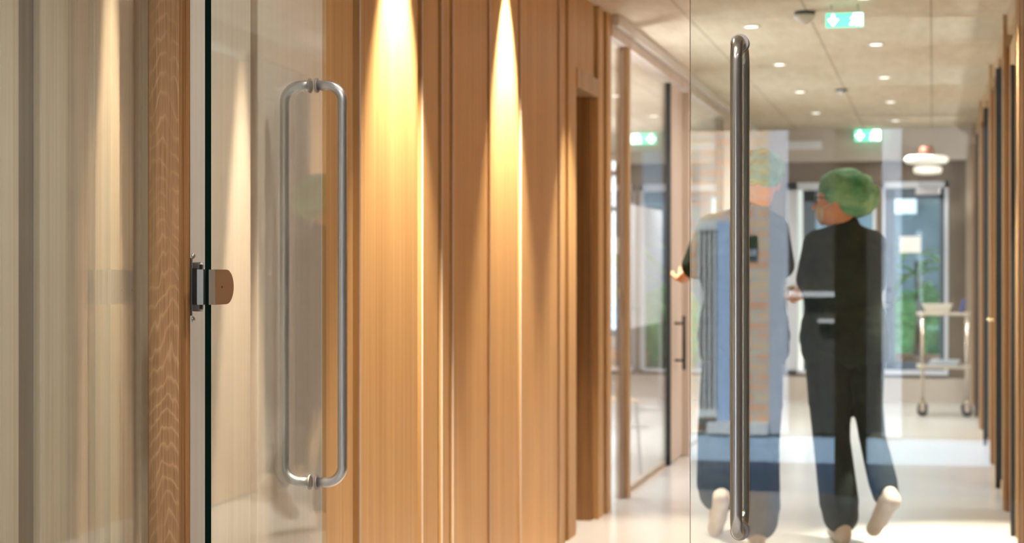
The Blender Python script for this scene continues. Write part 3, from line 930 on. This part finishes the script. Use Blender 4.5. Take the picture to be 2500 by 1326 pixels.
# notice on the glazed door
c = at(2222, 597, YF - .01)
o = MB().box(c.x - .097, c.x + .097, YF + .012, YF + .018, c.z - .078, c.z + .078).build('paper_notice', mat('white_paper', (.9, .93, .97), .6)); tag(o, 'blank white paper notice taped to the glazed end door', 'paper')

# ================================================================== TROLLEY
TRY = 16.35
tc_ = at(2306, 1000, TRY)
BRS = mat('warm_chrome', (.75, .66, .58), .25, .9)
tr_ = thing('service_trolley', 'slim metal trolley with two shelves on castors by the end wall', 'trolley', (tc_.x, TRY, 0))
tw, td = .185, .22
zt = at(2300, 765, TRY).z; zl = at(2300, 893, TRY).z
SHF = mat('cream_shelf', (.62, .56, .48), .4, .3)
for z in (zt, zl):
    s_ = MB().box(-tw - .05, tw + .03, -td, td, z - .015, z + .005, bev=.004)
    s_.build('shelf', SHF, tr_)
for sx_ in (-1, 1):
    for sy_ in (-1, 1):
        l_ = MB().tube([(sx_ * tw, sy_ * (td - .02), .10), (sx_ * tw, sy_ * (td - .02), zt)], .013, 14)
        l_.ball((sx_ * tw, sy_ * (td - .02), zt - .012), .022, None, 2)
        lo = l_.build('leg', BRS, tr_)
        c_ = MB().lathe([(.040, -.014), (.046, -.010), (.046, .010), (.040, .014)], (sx_ * tw, sy_ * (td - .02) + .01, .046), (0, 1, 0), 20, DARKGAP)
        c_.tube([(sx_ * tw, sy_ * (td - .02), .10), (sx_ * tw, sy_ * (td - .02), .13)], .018, 12, BRS)
        c_.box(sx_ * tw - .02, sx_ * tw + .02, sy_ * (td - .02) - .014, sy_ * (td - .02) - .010, .04, .105, BRS)
        c_.build('castor', None, lo)
# things on the trolley
bxm = mat('off_white_box', (.80, .76, .70), .6)
o = MB()
bt = [(-.105, -.12), (.105, -.12), (.105, .12), (-.105, .12)]
z0 = zt + .006
A = [o.bm.verts.new((x * .9, y, z0)) for x, y in bt]; B = [o.bm.verts.new((x * 1.2, y * 1.1, z0 + .075)) for x, y in bt]
C_ = [o.bm.verts.new((x * 1.14, y * 1.05, z0 + .075)) for x, y in bt]; D_ = [o.bm.verts.new((x * .86, y * .95, z0 + .008)) for x, y in bt]
for P_, Q_ in ((A, B), (B, C_), (C_, D_)):
    for i in range(4):
        o.bm.faces.new((P_[i], P_[(i + 1) % 4], Q_[(i + 1) % 4], Q_[i]))
o.bm.faces.new(A); o.bm.faces.new(D_)
o = o.build('storage_tray', bxm, None, (tc_.x - .06, TRY, 0)); tag(o, 'off white open tray on the top shelf of the trolley', 'tray')
for i in range(3):
    pz = z0 + .024 + .018 * i
    p_ = MB().box(-.08, .08, -.10, .10, -.007, .007, bev=.002).build('paper_pack', WHITE, None, (tc_.x - .07 + .012 * i, TRY, pz))
    p_.rotation_euler = (0, math.radians((0, 0, 0)[i]), math.radians((3, -6, 9)[i]))
    tag(p_, ['flat white pack at the bottom of the trolley tray', 'flat white pack in the middle of the trolley tray', 'flat white pack on top in the trolley tray'][i], 'pack', 'white packs in the trolley tray')
p_ = MB().box(-.012, .012, -.10, .10, 0, .12, bev=.003).build('blue_folder', mat('blue_cover', (.05, .08, .35), .5), None, (tc_.x + .135, TRY, z0)); p_.rotation_euler = (0, math.radians(16), 0)
tag(p_, 'dark blue folder leaning at the right end of the trolley top', 'folder')
for i in range(3):
    p_ = MB().box(-.12, .12, -.12, .12, 0, .014, bev=.003).build('folded_cloth', mat('pale_blue_cloth', (.60, .68, .80), .8), None, (tc_.x - .02 + .015 * i, TRY, zl + .006 + .015 * i))
    tag(p_, ['pale blue folded cloth at the bottom of the pile on the lower trolley shelf', 'pale blue folded cloth in the middle of the lower shelf pile', 'pale blue folded cloth on top of the lower shelf pile'][i], 'cloth', 'folded cloths on the lower trolley shelf')

# ================================================================== SIDE ROOM FURNITURE
WBX = -2.3
y0, y1 = wy(1531, WBX), wy(1627, WBX)
z1_, z0_ = at(1531, 497, y0).z, at(1531, 803, y0).z
wb = thing('whiteboard', 'large white board standing behind the first glass bay', 'whiteboard', (WBX, (y0 + y1) / 2, 0))
hw = (y1 - y0) / 2
g = MB()
poly = []
r_ = .04
for (cy, cz, a0) in ((hw - r_, z1_ - r_, 0), (-hw + r_, z1_ - r_, 90), (-hw + r_, z0_ + r_, 180), (hw - r_, z0_ + r_, 270)):
    for k_ in range(5):
        a = math.radians(a0 + 90 * k_ / 4); poly.append((cy + r_ * math.cos(a), cz + r_ * math.sin(a)))
A = [g.bm.verts.new((.012, y, z)) for y, z in poly]; B = [g.bm.verts.new((-.012, y, z)) for y, z in poly]
g.bm.faces.new(A); g.bm.faces.new(list(reversed(B)))
for i in range(len(poly)):
    g.bm.faces.new((A[i], B[i], B[(i + 1) % len(poly)], A[(i + 1) % len(poly)]))
g.build('board', mat('white_enamel', (.90, .92, .94), .4), wb)
for y in (-hw + .12, hw - .12):
    MB().tube([(-.03, y, 1.5), (-.03, y, .05)], .015, 10).tube([(-.25, y, .03), (.15, y, .03)], .015, 10).build('leg', STEEL_W, wb)
# plywood chair behind the narrow pane
chx, chy = -1.98, 11.2
PLY = wood('birch_ply', (.62, .42, .26), (.74, .54, .36), (.80, .62, .44))
ch = thing('plywood_chair', 'plywood chair with blue grey tube legs behind the narrow pane', 'chair', (chx, chy, 0), math.radians(20))
g = MB().box(-.20, .20, -.20, .20, .445, .46, bev=.006); g.build('seat', PLY, ch)
g = MB()
for k_ in range(8):
    a0, a1 = -.2 + .05 * k_, -.2 + .05 * (k_ + 1)
    f0, f1 = .04 * (1 - (a0 / .2) ** 2), .04 * (1 - (a1 / .2) ** 2)
    A = [g.bm.verts.new(v) for v in ((a0, .2 + f0, .62), (a1, .2 + f1, .62), (a1, .22 + f1, .83), (a0, .22 + f0, .83))]
    B = [g.bm.verts.new((v.co.x, v.co.y + .012, v.co.z)) for v in A]
    g.bm.faces.new(A); g.bm.faces.new(list(reversed(B)))
    for i in range(4):
        g.bm.faces.new((A[i], B[i], B[(i + 1) % 4], A[(i + 1) % 4]))
g.build('backrest', PLY, ch)
TUB = mat('blue_grey_tube', (.16, .20, .26), .35, .6)
for sx_ in (-1, 1):
    MB().tube([(sx_ * .18, -.17, .445), (sx_ * .2, -.21, 0)], .011, 10).build('leg', TUB, ch)
    MB().tube([(sx_ * .18, .17, .445), (sx_ * .2, .23, 0)], .011, 10).build('leg', TUB, ch)
    MB().tube([(sx_ * .18, .1, .44), (sx_ * .18, .21, .47), (sx_ * .17, .235, .55), (sx_ * .16, .235, .72)], .010, 10).build('back_tube', TUB, ch)
# poster on the end wall of the room
c = at(1598, 430, YE - .01)
o = MB().box(c.x - .13, c.x + .13, YE - .012, YE - .002, c.z - .34, c.z + .34).build('wall_picture', mat('pale_blue_print', (.33, .50, .66), .6)); tag(o, 'plain pale blue picture on the end wall of the side room', 'picture')

# ================================================================== PALM OUTSIDE THE GLAZED DOOR
pc = at(2240, 640, 19.3)
pl = thing('potted_palm', 'green palm in a pot outside the glazed end door', 'plant', (pc.x, 19.3, -.02))
MB().lathe([(.16, 0), (.22, .38), (.24, .40), (.21, .38), (.20, .34)], (0, 0, 0), (0, 0, 1), 24).build('pot', mat('clay_pot', (.30, .17, .10), .8), pl)
MB().tube([(0, 0, .3), (.02, 0, .8), (.0, .01, 1.35)], [.045, .038, .03], 12).build('trunk', mat('palm_trunk', (.16, .12, .07), .9), pl)
LEAFM = noisy('palm_leaf', (.06, .20, .06), (.20, .40, .14), 9, .5)
for i in range(18):
    az = i * 2.4; el = .2 + .9 * random.random(); ln = .50 + .28 * random.random()
    g = MB()
    base = Vector((0, .01, 1.42 - .22 * (i % 3)))
    prev = None
    for k_ in range(9):
        tt = k_ / 8
        r_ = ln * tt
        z = base.z + ln * (math.sin(el) * tt * 1.1 - .75 * tt * tt)
        p = Vector((math.cos(az) * r_ * math.cos(el * .6), math.sin(az) * r_ * math.cos(el * .6), 0)) + Vector((0, .01, z))
        sd = Vector((-math.sin(az), math.cos(az), 0)) * (.045 * math.sin(PI * min(1, tt * .9 + .1)) + .004)
        cur = (g.bm.verts.new(p - sd), g.bm.verts.new(p + Vector((0, 0, .012))), g.bm.verts.new(p + sd))
        if prev:
            g.bm.faces.new((prev[0], prev[1], cur[1], cur[0])); g.bm.faces.new((prev[1], prev[2], cur[2], cur[1]))
        prev = cur
    lo = g.build('frond', LEAFM, pl)
    md = lo.modifiers.new('thick', 'SOLIDIFY'); md.thickness = .004
# garden bushes
BUSH = noisy('hedge_leaf', (.03, .09, .03), (.10, .22, .08), 20, .8, bump=.5)
for i, (x, y, r_) in enumerate(((-.10, 22.6, .55), (1.35, 22.4, .6))):
    g = MB().ball((x, y, r_ * .85), r_, None, 4, (1, .8, 1.0))
    for v in g.bm.verts:
        v.co += (v.co - Vector((x, y, r_ * .85))).normalized() * .12 * noise.noise(v.co * 9)
    o = g.build('garden_shrub', BUSH); tag(o, ['leafy shrub outside beyond the glazed door, left one', 'leafy shrub outside beyond the glazed door, right one'][i], 'shrub')

# ================================================================== PEOPLE
def remesh(o, vox, smooth=4):
    m = o.modifiers.new('remesh', 'REMESH'); m.mode = 'VOXEL'; m.voxel_size = vox; m.use_smooth_shade = True
    s = o.modifiers.new('smooth', 'SMOOTH'); s.iterations = smooth; s.factor = .5


def chain(g, pts, rs):
    for i in range(len(pts) - 1):
        g.cap(pts[i], rs[i], pts[i + 1], rs[i + 1])


def hand(g, wrist, direc, palm_n, side=1):
    d = Vector(direc).normalized(); n = Vector(palm_n).normalized(); n = (n - d * n.dot(d)).normalized(); s = d.cross(n) * side
    for k_ in range(4):
        off = (k_ - 1.5) * .019
        g.cap(wrist + d * .012 + s * off * .6, .015, wrist + d * .080 + s * off, .0115)
        l1 = (.036, .042, .040, .030)[k_]
        a = wrist + d * .084 + s * off
        b = a + d * l1 + n * .012
        c = b + d * l1 * .5 + n * l1 * .55
        e = c + d * l1 * .10 + n * l1 * .5
        g.cap(a, .0092, b, .0085); g.cap(b, .0085, c, .0078); g.cap(c, .0078, e, .0070)
    a = wrist + d * .022 - s * .030
    b = a + d * .034 - s * .022 + n * .012
    c = b + d * .030 - s * .004 + n * .014
    g.cap(a, .013, b, .0105); g.cap(b, .0105, c, .0090)


def person(name_label, loc, J, face, capc, capr, trouser_w, mask, glasses=True):
    """J: joints in the body's own axes; face: direction the face looks to"""
    hd = J['head']; V = Vector
    fd = V(face).normalized(); up = V((0, 0, 1)); rt = fd.cross(up).normalized()
    g = MB()
    R = Matrix((rt, fd, up)).transposed().to_4x4()
    g.ball(hd + up * .015, .094, None, 3, (.82, 1.0, 1.12), R)
    g.ball(hd + fd * .022 - up * .052, .066, None, 3, (.86, 1.0, .92), R)           # jaw
    g.cap(hd + fd * .088 + up * .010, .010, hd + fd * .108 - up * .022, .013)        # nose
    g.cap(hd + fd * .080 - up * .058 - rt * .016, .008, hd + fd * .080 - up * .058 + rt * .016, .008)
    g.cap(hd + fd * .082 - up * .048 - rt * .014, .007, hd + fd * .082 - up * .048 + rt * .014, .007)
    g.ball(hd + fd * .070 - up * .086, .020)                                         # chin
    for s in (-1, 1):
        g.ball(hd + rt * s * .080 - up * .005 - fd * .005, .030, None, 2, (.35, .7, 1.1), R)
    g.cap(hd - up * .06 - fd * .015, .054, J['neck'], .058)
    g.cap(J['neck'], .055, J['chest'], .085)
    g.cap(J['chest'] - V((.05, 0, 0)), .085, J['chest'] + V((.05, 0, 0)), .085)
    g.cap(J['chest'], .085, J['pelvis'], .085)
    for s in ('l', 'r'):
        g.cap(J['chest'], .07, J['sh_' + s], .045)
        g.cap(J['sh_' + s], .05, J['el_' + s], .038)
        g.cap(J['el_' + s], .038, J['wr_' + s], .025)
        hand(g, J['wr_' + s], J['hd_' + s], J['pn_' + s], 1 if s == 'l' else -1)
        g.cap(J['hip_' + s], .085, J['kn_' + s], .055)
        g.cap(J['kn_' + s], .055, J['an_' + s], .036)
        g.cap(J['an_' + s], .034, J['an_' + s] + (J['toe_' + s] - J['an_' + s]) * .6, .028)
    body = g.build('person', SKIN)
    remesh(body, .0055, 3)
    body.location = loc
    body.rotation_euler = (0, 0, YAW)
    tag(body, name_label, 'person')
    # shirt
    g = MB()
    ch, pv = J['chest'], J['pelvis']
    g.cap(J['neck'] + V((0, 0, .0)), .064, ch + V((0, 0, .02)), .125)
    for k_ in range(9):
        t_ = k_ / 8
        a = ch.lerp(J['hem'], t_)
        wd_ = J['w'][0] + (J['w'][1] - J['w'][0]) * t_
        g.cap(a - V((wd_, 0, 0)), .108 + .012 * math.sin(t_ * 9), a + V((wd_, 0, 0)), .108 + .012 * math.cos(t_ * 7))
    for s in ('l', 'r'):
        g.cap(ch + V((0, 0, .06)), .09, J['sh_' + s], .073)
        g.cap(J['neck'] + V((0, 0, -.03)), .06, J['sh_' + s] + V((0, 0, .0)), .07)
        e = J['sh_' + s].lerp(J['el_' + s], .92)
        g.cap(J['sh_' + s], .073, e, .067)
    sh = g.build('tunic', CLOTH, body); remesh(sh, .010, 5)
    # trousers
    g = MB()
    for s in ('l', 'r'):
        chain(g, [J['hip_' + s] + V((0, 0, .06)), J['hip_' + s].lerp(J['kn_' + s], .5), J['kn_' + s], J['kn_' + s].lerp(J['an_' + s], .72), J['kn_' + s].lerp(J['an_' + s], .90), J['kn_' + s].lerp(J['an_' + s], .97)],
              [.112, .100 * J['tw_' + s], .088 * J['tw_' + s],   .094 * J['tw_' + s], .084 * J['tw_' + s], .045])
    g.cap(J['hip_l'] + V((0, 0, .08)), .12, J['hip_r'] + V((0, 0, .08)), .12)
    tr = g.build('trousers', TROUS, body); remesh(tr, .010, 4)
    # shoes
    for s in ('l', 'r'):
        g = MB()
        a, t_ = J['an_' + s], J['toe_' + s]
        heel = a - (t_ - a).normalized() * .035
        dn = J['sole_' + s]
        g.cap(heel + dn * .045, .040, t_ + dn * .02, .036)
        g.cap(a + dn * .01, .045, a.lerp(t_, .6) + dn * .03, .040)
        g.cap(heel + dn * .066, .026, t_ + dn * .036, .026)
        g.cap(heel + dn * .0, .038, heel + dn * .06, .038)
        so = g.build('shoe', SHOEM, body); remesh(so, .007, 2)
    # bouffant cap
    g = MB()
    cc = V(capc)
    M_ = R
    g.ball(cc, 1.0, None, 5, capr, M_)
    for v in g.bm.verts:
        d = (v.co - cc)
        l = d.length
        n_ = noise.noise(v.co * 22) * .010 + noise.noise(V((v.co.x * 60, v.co.y * 60, v.co.z * 10))) * .005
        v.co += d / max(l, 1e-5) * n_
        v.co.z += .13 * d.dot(fd)
    cp = g.build('surgical_cap', CAPM, body); cp['label'] = 'green bouffant cap'
    for p_ in cp.data.polygons: p_.use_smooth = True
    # face mask
    if mask:
        g = MB().ball(hd + fd * .070 - up * .045, .052, None, 4, (.95, .62, 1.0), R)
        for s in (-1, 1):
            g.tube([hd + fd * .07 + rt * s * .045 - up * .03, hd + fd * .02 + rt * s * .078 - up * .01, hd - fd * .01 + rt * s * .088 - up * .0], .0018, 6)
        g.build('face_mask', MASKM, body)
    if glasses:
        g = MB()
        for s in (-1, 1):
            ring = [hd + fd * .098 + up * (.018 + .018 * math.sin(a)) + rt * (s * .032 + .024 * math.cos(a)) for a in [2 * PI * q_ / 20 for q_ in range(20)]]
            g.tube(ring, .0022, 6, None, True)
            g.tube([hd + fd * .098 + up * .022 + rt * s * .056, hd + fd * .04 + up * .018 + rt * s * .080, hd - fd * .01 + up * .012 + rt * s * .084], .0022, 6)
        g.tube([hd + fd * .099 + up * .02 - rt * .008, hd + fd * .099 + up * .02 + rt * .008], .0022, 6)
        g.build('glasses', BLACK, body)
        for s in (-1, 1):
            MB().ball(hd + fd * .079 + up * .018 + rt * s * .031, .012, None, 2).build('eye', mat('eye_white', (.8, .78, .75), .2), body)
    return body


def jl(cx_, ppm, d):
    def f(px, py, dep=0.0):
        return Vector(((px - cx_) / ppm, dep, EYE - (py - 658) / ppm))
    return f

# person at the right, walking away, head turned to the left
q_ = (2055 - 1250) / F
zA = 8.45
A = jl(2055, F / zA, 0)
YA = zA * (CS + SN * q_); XA = zA * (CS * q_ - SN)
dn = Vector((0, 0, -1))
JA = dict(tw_l=1.0, tw_r=.72, head=A(2046, 494), neck=A(2066, 553), chest=A(2058, 640, .01), pelvis=A(2062, 850), hem=A(2062, 850), w=(.078, .088),
          sh_l=A(1998, 598, .01), sh_r=A(2128, 598, .02), el_l=A(1978, 690, .03), el_r=A(2132, 705, .06),
          wr_l=A(1958, 730, .24), wr_r=A(2070, 722, .30), hd_l=(.5, 1, .1), hd_r=(-.8, .6, .1), pn_l=(0, .1, 1), pn_r=(0, 0, 1),
          hip_l=A(2020, 880), hip_r=A(2106, 880), kn_l=A(2034, 1075, .04), kn_r=A(2132, 1070, .02),
          an_l=A(2055, 1280, .0), an_r=A(2140, 1205, -.24), toe_l=A(2052, 1298, .16), toe_r=A(2118, 1275, -.13),
          sole_l=dn, sole_r=Vector((.0, -.85, -.4)).normalized())
pA = person('person with a green bouffant cap and pale mask, at right, head turned left', (XA, YA, 0), JA, (-.93, .35, -.02), A(2072, 471), (.124, .138, .112), 1.16, True)
# person at the left, half behind the steel handle
q2 = (1830 - 1250) / F
zB = 8.28
B = jl(1830, F / zB, 0)
YBp = zB * (CS + SN * q2); XBp = zB * (CS * q2 - SN)
JB = dict(tw_l=1.1, tw_r=1.15, head=B(1856, 448), neck=B(1846, 510), chest=B(1818, 600, .01), pelvis=B(1818, 850), hem=B(1815, 850), w=(.085, .090),
          sh_l=B(1738, 560), sh_r=B(1888, 560), el_l=B(1697, 655, .02), el_r=B(1908, 655, .02),
          wr_l=B(1678, 680, .22), wr_r=B(1905, 700, .22), hd_l=(.2, 1, 0), hd_r=(-.3, 1, 0), pn_l=(0, 0, 1), pn_r=(0, 0, 1),
          hip_l=B(1776, 880), hip_r=B(1852, 880), kn_l=B(1755, 1075, .02), kn_r=B(1852, 1085, .04),
          an_l=B(1742, 1200, -.24), an_r=B(1848, 1290, .0), toe_l=B(1738, 1275, -.13), toe_r=B(1856, 1305, .16),
          sole_l=Vector((.0, -.85, -.4)).normalized(), sole_r=dn)
pB = person('person with a green bouffant cap, at left, half hidden by the vertical steel handle', (XBp, YBp, 0), JB, (.25, .95, 0), B(1858, 416), (.105, .118, .096), 1.36, False, False)
# white bar reflection modelled as a tray carried by the person at right
t0 = A(1975, 711, .39)
R3 = Matrix.Rotation(YAW, 3, 'Z')
wpos = Vector((XA, YA, 0)) + R3 @ Vector((t0.x, t0.y, 0))
g = MB().box(-.105, .105, -.13, .13, 0, .006, bev=.002)
for s in (-1, 1):
    g.box(-.105, .105, s * .13 - .003, s * .13 + .003, 0, .022).box(s * .105 - .003, s * .105 + .003, -.13, .13, 0, .022)
o = g.build('reflection_tray', mat('white_tray', (.85, .90, .84), .35), None, (wpos.x, wpos.y, t0.z)); o.rotation_euler = (0, 0, YAW)
tag(o, 'shallow white tray added for a reflected bar, held at the waist by the person at right', 'tray')
